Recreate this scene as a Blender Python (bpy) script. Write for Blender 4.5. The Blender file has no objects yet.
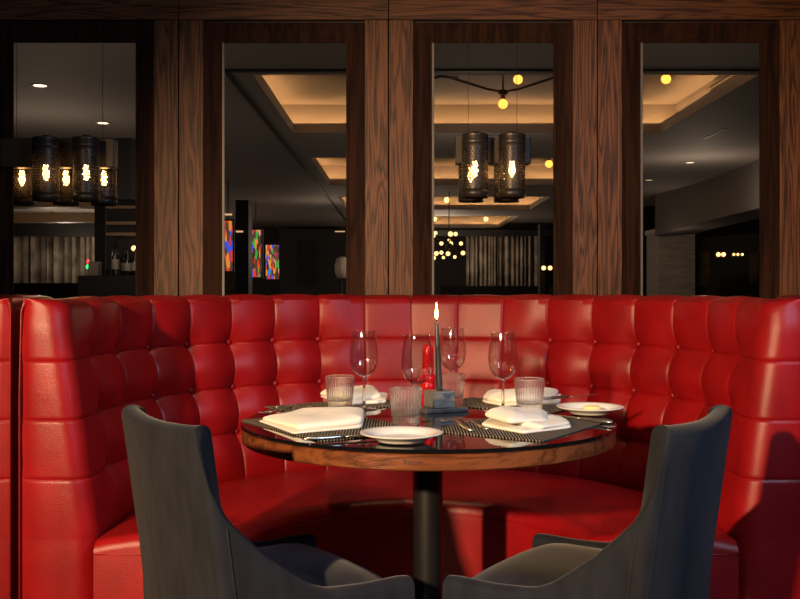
import bpy, bmesh, math, random
from mathutils import Vector, Matrix
random.seed(7)
PI = math.pi
SC = bpy.context.scene
COL = SC.collection
H = 1.08            # eye height; the camera stands at x=0, y=0 and looks along +y

def P(u, v, d):     # a direction of the view followed to a real depth d
    return Vector(((u - 400) * d / 1000, d, H + (286 - v) * d / 1000))
def T(u, v, z=0.75):  # a spot on a horizontal plane (the table top)
    d = 1000 * (H - z) / (v - 286)
    return Vector(((u - 400) * d / 1000, d, z))

# ------------------------------------------------------------------ materials
def mat(name):
    m = bpy.data.materials.new(name); m.use_nodes = True
    nt = m.node_tree
    return m, nt, nt.nodes['Principled BSDF'], nt.nodes.new, nt.links.new

def plain(name, col, rough=.5, metal=0, spec=.5, bump=0, bscale=200, var=0, vscale=20):
    m, nt, b, N, L = mat(name)
    b.inputs['Base Color'].default_value = (*col, 1)
    b.inputs['Roughness'].default_value = rough
    b.inputs['Metallic'].default_value = metal
    b.inputs['Specular IOR Level'].default_value = spec
    tc = N('ShaderNodeTexCoord')
    if bump:
        n = N('ShaderNodeTexNoise'); n.inputs['Scale'].default_value = bscale; n.inputs['Detail'].default_value = 3
        bp = N('ShaderNodeBump'); bp.inputs['Strength'].default_value = bump; bp.inputs['Distance'].default_value = .002
        L(tc.outputs['Object'], n.inputs['Vector']); L(n.outputs['Fac'], bp.inputs['Height']); L(bp.outputs['Normal'], b.inputs['Normal'])
    if var:
        n = N('ShaderNodeTexNoise'); n.inputs['Scale'].default_value = vscale; n.inputs['Detail'].default_value = 4
        r = N('ShaderNodeValToRGB')
        r.color_ramp.elements[0].position = .3; r.color_ramp.elements[1].position = .7
        r.color_ramp.elements[0].color = (*[c * (1 - var) for c in col], 1)
        r.color_ramp.elements[1].color = (*[min(1, c * (1 + var)) for c in col], 1)
        L(tc.outputs['Object'], n.inputs['Vector']); L(n.outputs['Fac'], r.inputs['Fac']); L(r.outputs['Color'], b.inputs['Base Color'])
    return m

def emit(name, col, s):
    m, nt, b, N, L = mat(name)
    b.inputs['Base Color'].default_value = (0.02, 0.02, 0.02, 1)
    b.inputs['Emission Color'].default_value = (*col, 1)
    b.inputs['Emission Strength'].default_value = s
    return m

def wood(name, axis='z', lo=(.018, .0075, .0038), hi=(.14, .054, .024), rough=.45, fig=1.0, spec=.22):
    """stained open-pored oak, grain running along the given axis of the object space"""
    m, nt, b, N, L = mat(name)
    tc = N('ShaderNodeTexCoord'); oi = N('ShaderNodeObjectInfo')
    off = N('ShaderNodeVectorMath'); off.operation = 'MULTIPLY_ADD'
    off.inputs[1].default_value = (37, 11, 23)
    cm = N('ShaderNodeCombineXYZ')
    for i in range(3): L(oi.outputs['Random'], cm.inputs[i])
    L(cm.outputs[0], off.inputs[0]); L(tc.outputs['Object'], off.inputs[2])
    def mp(sa, sc):
        k = N('ShaderNodeMapping')
        k.inputs['Scale'].default_value = {'z': (sc, sc, sa), 'x': (sa, sc, sc), 'y': (sc, sa, sc)}[axis]
        L(off.outputs[0], k.inputs['Vector']); return k
    big = N('ShaderNodeTexNoise'); big.inputs['Scale'].default_value = 1; big.inputs['Detail'].default_value = 2.5; big.inputs['Distortion'].default_value = .35
    L(mp(1.2, 21.0).outputs[0], big.inputs['Vector'])
    mul = N('ShaderNodeMath'); mul.operation = 'MULTIPLY'; mul.inputs[1].default_value = 10 * fig
    L(big.outputs['Fac'], mul.inputs[0])
    fr = N('ShaderNodeMath'); fr.operation = 'PINGPONG'; fr.inputs[1].default_value = .5
    L(mul.outputs[0], fr.inputs[0])
    fine = N('ShaderNodeTexNoise'); fine.inputs['Scale'].default_value = 1; fine.inputs['Detail'].default_value = 4
    L(mp(7, 330).outputs[0], fine.inputs['Vector'])
    add = N('ShaderNodeMath'); add.operation = 'MULTIPLY_ADD'; add.inputs[1].default_value = 1.05
    L(fr.outputs[0], add.inputs[0])
    fm = N('ShaderNodeMath'); fm.operation = 'MULTIPLY'; fm.inputs[1].default_value = .75
    L(fine.outputs['Fac'], fm.inputs[0]); L(fm.outputs[0], add.inputs[2])
    r = N('ShaderNodeValToRGB')
    r.color_ramp.elements[0].position = .28; r.color_ramp.elements[0].color = (*lo, 1)
    r.color_ramp.elements[1].position = .82; r.color_ramp.elements[1].color = (*hi, 1)
    L(add.outputs[0], r.inputs['Fac']); L(r.outputs['Color'], b.inputs['Base Color'])
    b.inputs['Roughness'].default_value = rough
    b.inputs['Specular IOR Level'].default_value = spec
    bp = N('ShaderNodeBump'); bp.inputs['Strength'].default_value = .35; bp.inputs['Distance'].default_value = .002
    L(add.outputs[0], bp.inputs['Height']); L(bp.outputs['Normal'], b.inputs['Normal'])
    return m

def leather():
    m, nt, b, N, L = mat('red_leather')
    tc = N('ShaderNodeTexCoord')
    n1 = N('ShaderNodeTexNoise'); n1.inputs['Scale'].default_value = 9; n1.inputs['Detail'].default_value = 5
    r = N('ShaderNodeValToRGB')
    r.color_ramp.elements[0].position = .3; r.color_ramp.elements[0].color = (.18, .0025, .0045, 1)
    r.color_ramp.elements[1].position = .75; r.color_ramp.elements[1].color = (.27, .004, .0065, 1)
    L(tc.outputs['Object'], n1.inputs['Vector']); L(n1.outputs['Fac'], r.inputs['Fac']); L(r.outputs['Color'], b.inputs['Base Color'])
    v = N('ShaderNodeTexVoronoi'); v.inputs['Scale'].default_value = 420
    n2 = N('ShaderNodeTexNoise'); n2.inputs['Scale'].default_value = 26; n2.inputs['Detail'].default_value = 4
    L(tc.outputs['Object'], v.inputs['Vector']); L(tc.outputs['Object'], n2.inputs['Vector'])
    a = N('ShaderNodeMath'); a.operation = 'MULTIPLY_ADD'; a.inputs[1].default_value = 2.2
    L(n2.outputs['Fac'], a.inputs[0]); L(v.outputs['Distance'], a.inputs[2])
    bp = N('ShaderNodeBump'); bp.inputs['Strength'].default_value = .22; bp.inputs['Distance'].default_value = .0016
    L(a.outputs[0], bp.inputs['Height']); L(bp.outputs['Normal'], b.inputs['Normal'])
    b.inputs['Roughness'].default_value = .38
    b.inputs['Specular IOR Level'].default_value = .36
    return m

def velvet():
    m, nt, b, N, L = mat('navy_velvet')
    tc = N('ShaderNodeTexCoord')
    mp = N('ShaderNodeMapping'); mp.inputs['Scale'].default_value = (30, 30, 9)
    n = N('ShaderNodeTexNoise'); n.inputs['Scale'].default_value = 1; n.inputs['Detail'].default_value = 6
    r = N('ShaderNodeValToRGB')
    r.color_ramp.elements[0].position = .3; r.color_ramp.elements[0].color = (.0065, .0075, .0115, 1)
    r.color_ramp.elements[1].position = .7; r.color_ramp.elements[1].color = (.0125, .0145, .022, 1)
    L(tc.outputs['Object'], mp.inputs['Vector']); L(mp.outputs[0], n.inputs['Vector']); L(n.outputs['Fac'], r.inputs['Fac'])
    L(r.outputs['Color'], b.inputs['Base Color'])
    b.inputs['Roughness'].default_value = .85; b.inputs['Specular IOR Level'].default_value = .2
    b.inputs['Sheen Weight'].default_value = .10; b.inputs['Sheen Roughness'].default_value = .4
    f = N('ShaderNodeTexNoise'); f.inputs['Scale'].default_value = 700
    L(tc.outputs['Object'], f.inputs['Vector'])
    bp = N('ShaderNodeBump'); bp.inputs['Strength'].default_value = .25; bp.inputs['Distance'].default_value = .001
    L(f.outputs['Fac'], bp.inputs['Height']); L(bp.outputs['Normal'], b.inputs['Normal'])
    return m

def glassm(name, tint=(1, 1, 1)):
    m, nt, b, N, L = mat(name)
    b.inputs['Base Color'].default_value = (*tint, 1)
    b.inputs['Transmission Weight'].default_value = 1
    b.inputs['Roughness'].default_value = 0.0
    b.inputs['IOR'].default_value = 1.48
    return m

def woven(name, c0, c1, sx, sy, turn=0):
    m, nt, b, N, L = mat(name)
    tc = N('ShaderNodeTexCoord')
    vr = N('ShaderNodeVectorRotate'); vr.rotation_type = 'Z_AXIS'; vr.inputs['Angle'].default_value = math.radians(turn); L(tc.outputs['Object'], vr.inputs['Vector'])
    sep = N('ShaderNodeSeparateXYZ'); L(vr.outputs[0], sep.inputs[0])
    def saw(out, s):
        k = N('ShaderNodeMath'); k.operation = 'MULTIPLY'; k.inputs[1].default_value = s; L(out, k.inputs[0])
        w = N('ShaderNodeMath'); w.operation = 'SINE'; L(k.outputs[0], w.inputs[0]); return w
    a, c = saw(sep.outputs[0], 2 * PI / sx), saw(sep.outputs[1], 2 * PI / sy)
    mu = N('ShaderNodeMath'); mu.operation = 'MULTIPLY_ADD'; mu.inputs[1].default_value = .25
    L(c.outputs[0], mu.inputs[0]); L(a.outputs[0], mu.inputs[2])
    r = N('ShaderNodeValToRGB')
    r.color_ramp.elements[0].position = .1; r.color_ramp.elements[0].color = (*c0, 1)
    r.color_ramp.elements[1].position = .5; r.color_ramp.elements[1].color = (*c1, 1)
    L(mu.outputs[0], r.inputs['Fac']); L(r.outputs['Color'], b.inputs['Base Color'])
    b.inputs['Roughness'].default_value = .7; b.inputs['Specular IOR Level'].default_value = .04
    bp = N('ShaderNodeBump'); bp.inputs['Strength'].default_value = .6; bp.inputs['Distance'].default_value = .001
    L(mu.outputs[0], bp.inputs['Height']); L(bp.outputs['Normal'], b.inputs['Normal'])
    return m

def stained(name, seed, strength=.85):
    """a back-lit abstract panel of coloured shards"""
    m, nt, b, N, L = mat(name)
    tc = N('ShaderNodeTexCoord')
    mp = N('ShaderNodeMapping'); mp.inputs['Scale'].default_value = (30, 30, 8); mp.inputs['Location'].default_value = (seed, seed * 2.3, seed * .7)
    mp.inputs['Rotation'].default_value = (0, .25, 0)
    L(tc.outputs['Object'], mp.inputs['Vector'])
    v = N('ShaderNodeTexVoronoi'); v.inputs['Scale'].default_value = 1; v.inputs['Randomness'].default_value = 1
    L(mp.outputs[0], v.inputs['Vector'])
    sp = N('ShaderNodeSeparateColor'); L(v.outputs['Color'], sp.inputs[0])
    r = N('ShaderNodeValToRGB'); r.color_ramp.interpolation = 'CONSTANT'
    cs = [(0, (.10, .05, .03)), (.34, (.9, .05, .015)), (.50, (.05, .03, .02)), (.58, (.9, .28, .04)), (.68, (.03, .45, .06)), (.77, (.05, .10, .8)), (.86, (.75, .45, .2)), (.92, (.5, .05, .12))]
    e = r.color_ramp.elements
    e[0].position = 0; e[0].color = (*cs[0][1], 1); e[1].position = cs[1][0]; e[1].color = (*cs[1][1], 1)
    for p, c in cs[2:]:
        k = e.new(p); k.color = (*c, 1)
    L(sp.outputs[0], r.inputs['Fac'])
    b.inputs['Base Color'].default_value = (.02, .015, .012, 1)
    L(r.outputs['Color'], b.inputs['Emission Color']); b.inputs['Emission Strength'].default_value = strength
    b.inputs['Roughness'].default_value = .25
    return m

M = {}
M['leather'] = leather()
M['velvet'] = velvet()
M['oakv'] = wood('dark_oak_upright', 'z', rough=.5)
M['oakh'] = wood('dark_oak_lengthwise', 'x')
M['casev'] = wood('casing_oak_upright', 'z', (.007, .003, .002), (.030, .011, .006), .7, .35, .06)
M['caseh'] = wood('casing_oak_lengthwise', 'x', (.007, .003, .002), (.030, .011, .006), .7, .35, .06)
M['rim'] = wood('table_rim_oak', 'x', (.06, .017, .006), (.155, .048, .017), .35, .5)
M['beadm'] = plain('bevel_strip', (.11, .09, .08), .5)
M['blackglass'] = plain('black_table_glass', (.004, .004, .005), .025, spec=.6)
M['blackmetal'] = plain('black_metal', (.008, .008, .009), .38)
M['glass'] = glassm('clear_glass')
def thin_glass(name):
    m, nt, b, N, L = mat(name)
    nt.nodes.remove(b)
    out = nt.nodes['Material Output']
    t = N('ShaderNodeBsdfTransparent'); t.inputs[0].default_value = (.965, .965, .965, 1)
    g = N('ShaderNodeBsdfGlossy'); g.inputs['Roughness'].default_value = .015
    f = N('ShaderNodeLayerWeight'); f.inputs[0].default_value = .5
    pw = N('ShaderNodeMath'); pw.operation = 'POWER'; pw.inputs[1].default_value = 3.0
    ml = N('ShaderNodeMath'); ml.operation = 'MULTIPLY_ADD'; ml.inputs[1].default_value = .80; ml.inputs[2].default_value = .065
    L(f.outputs['Facing'], pw.inputs[0]); L(pw.outputs[0], ml.inputs[0])
    x = N('ShaderNodeMixShader')
    L(ml.outputs[0], x.inputs[0]); L(t.outputs[0], x.inputs[1]); L(g.outputs[0], x.inputs[2]); L(x.outputs[0], out.inputs[0])
    return m
M['stemware'] = thin_glass('stemware_glass')
M['ribbed'] = glassm('ribbed_glass'); M['ribbed'].node_tree.nodes['Principled BSDF'].inputs['Transmission Weight'].default_value = .955; M['ribbed'].node_tree.nodes['Principled BSDF'].inputs['Roughness'].default_value = .012
_nt = M['ribbed'].node_tree; _mx = _nt.nodes.new('ShaderNodeMixShader'); _tr = _nt.nodes.new('ShaderNodeBsdfTransparent'); _mx.inputs[0].default_value = .42
_nt.links.new(_nt.nodes['Principled BSDF'].outputs[0], _mx.inputs[1]); _nt.links.new(_tr.outputs[0], _mx.inputs[2]); _nt.links.new(_mx.outputs[0], _nt.nodes['Material Output'].inputs[0])
M['napkin'] = plain('white_linen', (.80, .76, .68), .85, bump=.4, bscale=900)
M['china'] = plain('white_china', (.80, .79, .75), .12)
M['steel'] = plain('steel', (.70, .68, .64), .28, 1)
M['mat'] = woven('woven_mat', (.012, .010, .008), (.26, .21, .165), .0066, .012, -56.6)
M['mat_b'] = woven('woven_mat_turned', (.012, .010, .008), (.26, .21, .165), .0066, .012, 56.6)
M['pewter'] = plain('pewter_stone', (.16, .16, .155), .45, .3, bump=.5, bscale=120, var=.35, vscale=40)
M['slate'] = plain('slate', (.055, .056, .054), .4, bump=.6, bscale=90, var=.4, vscale=30)
M['candle'] = plain('charcoal_wax', (.035, .036, .034), .4)
M['flame'] = emit('flame', (1, .55, .14), 45)
M['mill'] = plain('red_lacquer', (.40, .005, .010), .16)
M['butter'] = plain('butter', (.75, .58, .25), .4)
M['bronze'] = plain('bronze_shade', (.045, .036, .030), .42, .6)
M['filament'] = emit('filament_bulb', (1, .50, .14), 40)
M['globe'] = emit('amber_globe', (1, .37, .05), 2.6)
M['globepale'] = emit('pale_globe', (1, .50, .17), 3.2)
M['socket'] = plain('copper_socket', (.20, .07, .03), .35, .7)
M['ceiling'] = plain('ceiling_paint', (.30, .27, .25), .75)
M['soffit'] = plain('soffit_paint', (.11, .095, .085), .8)
M['cove'] = emit('cove_led', (1, .50, .18), 34)
M['darkwall'] = plain('dark_wall', (.018, .014, .013), .6)
M['floor'] = plain('dark_floor', (.05, .035, .028), .4, var=.3, vscale=3)
M['black'] = plain('black_paint', (.006, .005, .005), .6)
M['curtain'] = plain('grey_curtain', (.34, .29, .23), .9, var=.6, vscale=3)
M['shelfm'] = plain('lit_timber', (.28, .17, .09), .5)
M['bottle'] = plain('dark_bottle', (.012, .015, .012), .12)
M['label'] = plain('bottle_label', (.45, .40, .32), .7)
M['beige'] = wood('grey_beige_panel', 'x', (.22, .19, .16), (.34, .30, .25), .6, .5)
M['pale'] = plain('pale_shade', (.55, .48, .42), .7)
M['red_led'] = emit('red_led', (1, .05, .06), 2.5)
M['green_led'] = emit('green_led', (.02, 1, .18), 2.5)
M['dimart'] = plain('dim_artwork', (.05, .028, .02), .5, var=.9, vscale=5)
M['wick'] = plain('wick', (.01, .01, .01), .9)
M['leg'] = plain('dark_leg_wood', (.02, .012, .008), .4)

# ------------------------------------------------------------------ mesh helpers
def obj(name, bm, m, parent=None, smooth=True, angle=None):
    me = bpy.data.meshes.new(name)
    bmesh.ops.recalc_face_normals(bm, faces=bm.faces[:])
    bm.to_mesh(me); bm.free()
    if m: me.materials.append(m)
    if smooth:
        for p in me.polygons: p.use_smooth = True
        if angle: 
            try: me.set_sharp_from_angle(angle=math.radians(angle))
            except Exception: pass
    o = bpy.data.objects.new(name, me); COL.objects.link(o)
    if parent: o.parent = parent
    return o

def thing(name, label, cat, loc=(0, 0, 0), rz=0, group=None):
    o = bpy.data.objects.new(name, None); COL.objects.link(o)
    o.location = loc; o.rotation_euler = (0, 0, rz); o.empty_display_size = .05
    o['label'] = label; o['category'] = cat
    if group: o['group'] = group
    return o
def tag(o, label, cat, group=None, loc=None):
    o['label'] = label; o['category'] = cat
    if group: o['group'] = group
    if loc is not None: o.location = loc
    return o
def struct(o): o['kind'] = 'structure'; return o
def dup(root, loc, label, rz=None, keep=None):
    r = root.copy(); COL.objects.link(r); r.location = loc; r['label'] = label
    if rz is not None: r.rotation_euler = (0, 0, rz)
    for ch in list(root.children):
        if keep and not keep(ch): continue
        c = ch.copy(); COL.objects.link(c); c.parent = r
        for g in list(ch.children):
            d = g.copy(); COL.objects.link(d); d.parent = c
    return r

def box(bm, x0, x1, y0, y1, z0, z1, bev=0):
    r = bmesh.ops.create_cube(bm, size=1)
    vs = r['verts']
    bmesh.ops.scale(bm, vec=(x1 - x0, y1 - y0, z1 - z0), verts=vs)
    bmesh.ops.translate(bm, vec=((x0 + x1) / 2, (y0 + y1) / 2, (z0 + z1) / 2), verts=vs)
    if bev:
        es = list({e for v in vs for e in v.link_edges})
        bmesh.ops.bevel(bm, geom=es, offset=bev, segments=2, profile=.5, affect='EDGES')
    return bm
def B(*a, **k): return box(bmesh.new(), *a, **k)

def lathe(prof, n=32, bm=None, c=(0, 0, 0), rmod=None, closed=False):
    """prof: (r, z) list; r=0 ends become poles; closed joins last to first"""
    bm = bm or bmesh.new(); rings = []
    for r, z in prof:
        if r < 1e-6: rings.append([bm.verts.new((c[0], c[1], c[2] + z))])
        else:
            rg = []
            for i in range(n):
                a = 2 * PI * i / n
                rr = r * (rmod(a, r, z) if rmod else 1)
                rg.append(bm.verts.new((c[0] + rr * math.cos(a), c[1] + rr * math.sin(a), c[2] + z)))
            rings.append(rg)
    pr = list(zip(rings, rings[1:])) + ([(rings[-1], rings[0])] if closed else [])
    for A, Bq in pr:
        for i in range(n):
            j = (i + 1) % n
            if len(A) == 1 and len(Bq) == 1: continue
            if len(A) == 1: bm.faces.new((A[0], Bq[i], Bq[j]))
            elif len(Bq) == 1: bm.faces.new((A[i], A[j], Bq[0]))
            else: bm.faces.new((A[i], A[j], Bq[j], Bq[i]))
    return bm

def loft(rings, bm=None, cyc=True, cap=True):
    bm = bm or bmesh.new()
    R = [[bm.verts.new(p) for p in r] for r in rings]
    n = len(R[0])
    for A, Bq in zip(R, R[1:]):
        for i in range(n if cyc else n - 1):
            j = (i + 1) % n
            bm.faces.new((A[i], A[j], Bq[j], Bq[i]))
    if cap and cyc:
        bm.faces.new(R[0]); bm.faces.new(R[-1])
    return bm

def tube(pts, r, n=8, bm=None):
    pts = [Vector(p) for p in pts]; rings = []
    for i, p in enumerate(pts):
        t = (pts[min(i + 1, len(pts) - 1)] - pts[max(i - 1, 0)]).normalized()
        up = Vector((0, 0, 1)) if abs(t.z) < .9 else Vector((1, 0, 0))
        a = t.cross(up).normalized(); b = t.cross(a).normalized()
        rr = r[i] if isinstance(r, (list, tuple)) else r
        rings.append([p + (a * math.cos(2 * PI * k / n) + b * math.sin(2 * PI * k / n)) * rr for k in range(n)])
    return loft(rings, bm)

def ball(bm, c, r, u=14, v=8, s=(1, 1, 1)):
    q = bmesh.ops.create_uvsphere(bm, u_segments=u, v_segments=v, radius=r)
    for w in q['verts']:
        w.co = Vector((w.co.x * s[0] + c[0], w.co.y * s[1] + c[1], w.co.z * s[2] + c[2]))
    return bm

# ------------------------------------------------------------------ camera
cd = bpy.data.cameras.new('camera'); cam = bpy.data.objects.new('camera', cd); COL.objects.link(cam)
cam.location = (0, 0, H); cam.rotation_euler = (PI / 2, 0, 0)
cd.sensor_width = 36; cd.lens = 45; cd.shift_y = -13.5 / 800; cd.clip_end = 100
SC.camera = cam

# ------------------------------------------------------------------ banquette
BX, BY, BR = .04, 2.76, .80          # centre of the curve, radius of the seat-back line
BEND = 2.525                          # where the ends stop
PITCH = .17
ROWS = (.89, .74, .59)
TH = .20

SK = [0, .162, .324, .487, .652, .820, .990, 1.165, 1.350, 1.540]   # seams along the curve, from the middle out
def cell_of(s):
    for k in range(len(SK) - 1):
        if s < SK[k + 1]: return k + (s - SK[k]) / (SK[k + 1] - SK[k])
    return len(SK) - 1
def sm(t): t = max(0, min(1, t)); return t * t * (3 - 2 * t)

def tuft(s, z, k_first):
    """height of the padded face over its base at arc length s from the middle seam"""
    ku = cell_of(s)
    fr = ku - math.floor(ku)
    if ku > 8.0: fu = .5 + .5 * min(1, (ku - 8.0) * .9); fr2 = fu
    else: fr2 = fr
    ds = min(fr, 1 - fr) * PITCH if ku <= 8.5 else 1
    zr = [1.045, .89, .74, .59, .45]
    if z >= .89: cz = (z - .89) / .155; 
    else: cz = ((.89 - z) / .15) % 1
    dz = min(abs(z - r) for r in ROWS)
    pu = max(0, 1 - abs(2 * fr2 - 1) ** 2.0); pz = max(0, 1 - abs(2 * cz - 1) ** 2.0) if z < .89 else max(0, 1 - max(0, 1 - cz * 1.3) ** 2.4)
    inner = sm((ku - k_first + 1.2) / 1.0)
    amp = .006 + .010 * inner
    if ku > 8: pu = .75; amp = .002
    h = amp * (.35 * (pu + pz) * .5 + .65 * pu * pz)
    h -= .0030 * math.exp(-(dz / .0032) ** 2) + (.0012 if ku < 8 else 0) * math.exp(-(dz / .016) ** 2)
    vfade = 1 if ku < 8.4 else 0
    h -= (.0024 * math.exp(-(ds / .0032) ** 2) + .0010 * math.exp(-(ds / .016) ** 2)) * vfade
    for r in ROWS:
        for k in range(k_first, 9):
            d2 = (s - SK[k]) ** 2 + (z - r) ** 2
            if d2 < .02:
                q = math.sqrt(d2)
                h -= .030 * math.exp(-(q / .046) ** 1.5) + .008 * math.exp(-(q / .012) ** 2)
    return h

def plan(side, s, o, endx):
    """a point of the plan curve at nominal arc length s, o outward of the seat-back line; side -1 left, 1 right"""
    q = PI / 2 * (BR + .05)
    if s <= q:
        a = s / (BR + .05)
        x, y = (BR + o) * math.sin(a), BY + (BR + o) * math.cos(a)
        nx, ny = -math.sin(a), -math.cos(a)
    else:
        x, y = BR + o + (s - q) * .06 * max(0, 1 - o / TH), BY - (s - q)
        nx, ny = -1, 0
    return x, y, nx, ny

SEND = PI / 2 * (BR + .05) + (BY - BEND)

def make_backrest(side, k_first):
    bm = bmesh.new()
    cell = [0, .012, .03, .055, .085, .14, .21, .30, .40, .5, .60, .70, .79, .86, .915, .945, .97, .988]
    S = [.0015] + [SK[k] + c * (SK[k + 1] - SK[k]) for k in range(9) for c in cell if (k + c) > .01]
    S = [s for s in S if s < SEND - .075]
    # rows along the section: (outward offset, z, normal outward part, normal z part)
    rows = []
    zs = [.02, .15, .28, .36, .40, .43]
    for hi, lo in ((.59, .44), (.74, .59), (.89, .74)):
        n = 16
        zs += [lo + (hi - lo) * c for c in cell]
    zs = sorted(set(round(z, 4) for z in zs))
    zs += [.89 + .15 * c for c in (0, .018, .045, .085, .14, .21, .30, .42, .55, .68, .8)]
    for z in zs: rows.append((.08 * max(0, (z - .45)) / .55, z, -1, .14))
    for a in range(1, 9):
        t = a / 8 * PI
        rows.append((.14 - .06 * math.cos(t) if t < PI / 2 else .14 - .058 * math.cos(t), 1.015 + .031 * math.sin(t), -math.cos(t), math.sin(t)))
    rows += [(TH, .8, 1, 0), (TH, .4, 1, 0), (TH, .02, 1, 0)]
    grid = []
    for (o, z, no, nz) in rows:
        line = []
        w = max(TH - o, .004)
        r = min(.055, w * .75)
        back = .012 * sm((z - .97) / .07)          # the end leans in a little at the top
        onback = no > .5
        for s in S:
            x, y, nx, ny = plan(side, s, o, 0)
            f = sm((s) / .01)
            h = 0 if onback else tuft(s, min(z, 1.04), k_first) * f
            if nz > .5: h *= .5
            kk = max(0, -no) if nz < .99 else 0
            line.append((x + nx * h * (1 if no < 0 else 0), y + ny * h * (1 if no < 0 else 0), z + h * max(0, nz) * .7))
        # quarter round at the end, then the end face
        s0 = SEND - r - back
        base = S[-1]
        for i in range(1, 4):
            s = base + (s0 - base) * i / 3
            x, y, nx, ny = plan(side, s, o, 0)
            h = 0 if onback else tuft(s, min(z, 1.04), k_first)
            if nz > .5: h *= .5
            line.append((x + nx * h * (no < 0), y + ny * h * (no < 0), z + h * max(0, nz) * .7))
        x0, y0, nx, ny = plan(side, s0, o, 0)
        h = 0 if onback else tuft(s0, min(z, 1.04), k_first)
        hh = h if no < 0 else 0
        for i in range(1, 9):
            a = i / 8 * PI / 2
            line.append((x0 + r * (1 - math.cos(a)) - hh * math.cos(a), y0 - (r + hh) * math.sin(a), z + h * max(0, nz) * .7))
        xe, ye = line[-1][0], line[-1][1]
        bulge = 0
        for i in range(1, 7):
            t = i / 6
            line.append((xe + (BR + TH - .004 - xe) * t if xe < BR + TH - .004 else xe, ye + .012 * t ** 4 , z + h * max(0, nz) * .7))
        grid.append(line)
    V = [[bm.verts.new((BX + side * p[0], p[1], p[2])) for p in ln] for ln in grid]
    for A, C in zip(V, V[1:]):
        for i in range(len(A) - 1):
            bm.faces.new((A[i], A[i + 1], C[i + 1], C[i]))
    # close the middle and the outer edge
    bm.faces.new([ln[0] for ln in V])
    bm.faces.new([ln[-1] for ln in V])
    return bm

def make_seat(side):
    R2, CY2 = .42, 2.515
    bm = bmesh.new()
    ts = [i / 40 for i in range(41)]
    def outer(t):
        if t < .8: a = t / .8 * PI / 2; return Vector((BR - .005) * Vector((math.sin(a), math.cos(a)))) + Vector((0, BY))
        k = (t - .8) / .2; return Vector((BR - .005 + .01 * k, BY + (BEND - BY) * k))
    def inner(t):
        a = min(1, t / .97) * PI / 2; k = max(0, (t - .97) / .03)
        return Vector((R2 * math.sin(a), CY2 + R2 * math.cos(a) + (BEND - CY2) * k))
    lines = []
    r = .035
    def section(t, rd=0, push=0):
        A, C = outer(t), inner(t)
        if t < .0001: A.x = C.x = .001
        d = C - A; W = d.length; d.normalize()
        pts = []
        top = .452 - rd
        for e, dz in ((W, -.012), (W * .9, -.004), (W * .75, .004), (W * .55, .010), (W * .35, .010), (W * .2, .006), (.08, .002), (r, 0)):
            pts.append((A + d * (W - e), top + dz))
        for i in range(1, 8):
            a = i / 7 * PI / 2
            pts.append((A + d * (W - r * (1 - math.sin(a))), top - r * (1 - math.cos(a))))
        for z in (.39, .36, .25, .12, .02):
            pts.append((A + d * W, min(z, top - r - .001)))
        return [Vector((p.x, p.y - push, z)) for p, z in pts]
    secs = [section(t) for t in ts]
    for i in range(1, 7):
        a = i / 6 * PI / 2
        secs.append(section(1, .03 * (1 - math.cos(a)), .03 * math.sin(a)))
    secs.append([Vector((p.x, p.y + .0, p.z)) for p in secs[-1]])
    for s in secs:
        s.append(Vector((outer(1).x if 0 else s[0].x, s[0].y, .02)))
    V = [[bm.verts.new((BX + side * p.x, p.y, p.z)) for p in s] for s in secs]
    n = len(V[0])
    for A, C in zip(V[:-1], V[1:-1]):
        for i in range(n):
            j = (i + 1) % n
            bm.faces.new((A[i], A[j], C[j], C[i]))
    for v in V[-1]: bm.verts.remove(v)
    bm.faces.new(V[0]); bm.faces.new(V[-2])
    # stitched welt along the front and the end
    w = [Vector((BX + side * (p.x), p.y, p.z)) for p in [s[14] for s in secs[:-1]]]
    e0 = secs[-2]
    endline = [Vector((BX + side * x, e0[0].y - .001, .452 - .03 - .012)) for x in [e0[14].x + (e0[0].x - e0[14].x) * k / 8 for k in range(9)]]
    return bm, [p + Vector((0, -.001, -.004)) for p in w[:-6:1]] + endline

def make_banquette(name, side, label, k_first):
    root = thing(name, label, 'banquette', (BX + side * .5, 3.0, 0))
    off = Matrix.Translation(-Vector(root.location))
    bm = make_backrest(side, k_first); bm.transform(off); obj('backrest', bm, M['leather'], root, angle=50)
    bm, welt = make_seat(side); bm.transform(off); obj('seat', bm, M['leather'], root, angle=50)
    bm = tube(welt, .0016, 6); bm.transform(off); obj('stitching', bm, M['leather'], root)
    for r in ROWS:
        for k in range(k_first, 9):
            if k == 8 and r != .59: continue
            s = SK[k]
            o = .08 * (r - .45) / .55
            x, y, nx, ny = plan(side, s, o, 0)
            h = tuft(s, r, k_first) + .011
            bm = bmesh.new(); ball(bm, (0, 0, 0), .0105, 14, 10, (1, .7, 1))
            ang = math.atan2(ny, nx * side) - PI / 2
            b = obj('button', bm, M['leather'], root)
            b.location = Vector((BX + side * (x + nx * h), y + ny * h, r)) - root.location
            b.rotation_euler = (0, 0, ang)
    return root

bl = make_banquette('banquette', -1, 'curved red leather banquette left of the middle seam, behind the left chair', 2)
br = make_banquette('banquette', 1, 'curved red leather banquette right of the middle seam, behind the right chair', 3)
only = lambda c: c.name.startswith('backrest')
nl = dup(br, br.location + Vector((-2.027, 0, 0)), 'edge of the next red leather booth at the far left of the picture', keep=only)
nr = dup(bl, bl.location + Vector((2.034, 0, 0)), 'sliver of the next red leather booth above the right end of the banquette', keep=only)
for s, lab in ((-1, 'thin dark wooden divider between the left banquette and the next booth'), (1, 'thin dark wooden divider beyond the right end of the banquette')):
    x = BX + s * 1.0115
    tag(obj('booth_divider', B(x - .005, x + .005, 2.62, 3.77, 0, .91), M['black'], smooth=False), lab, 'divider')

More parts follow.
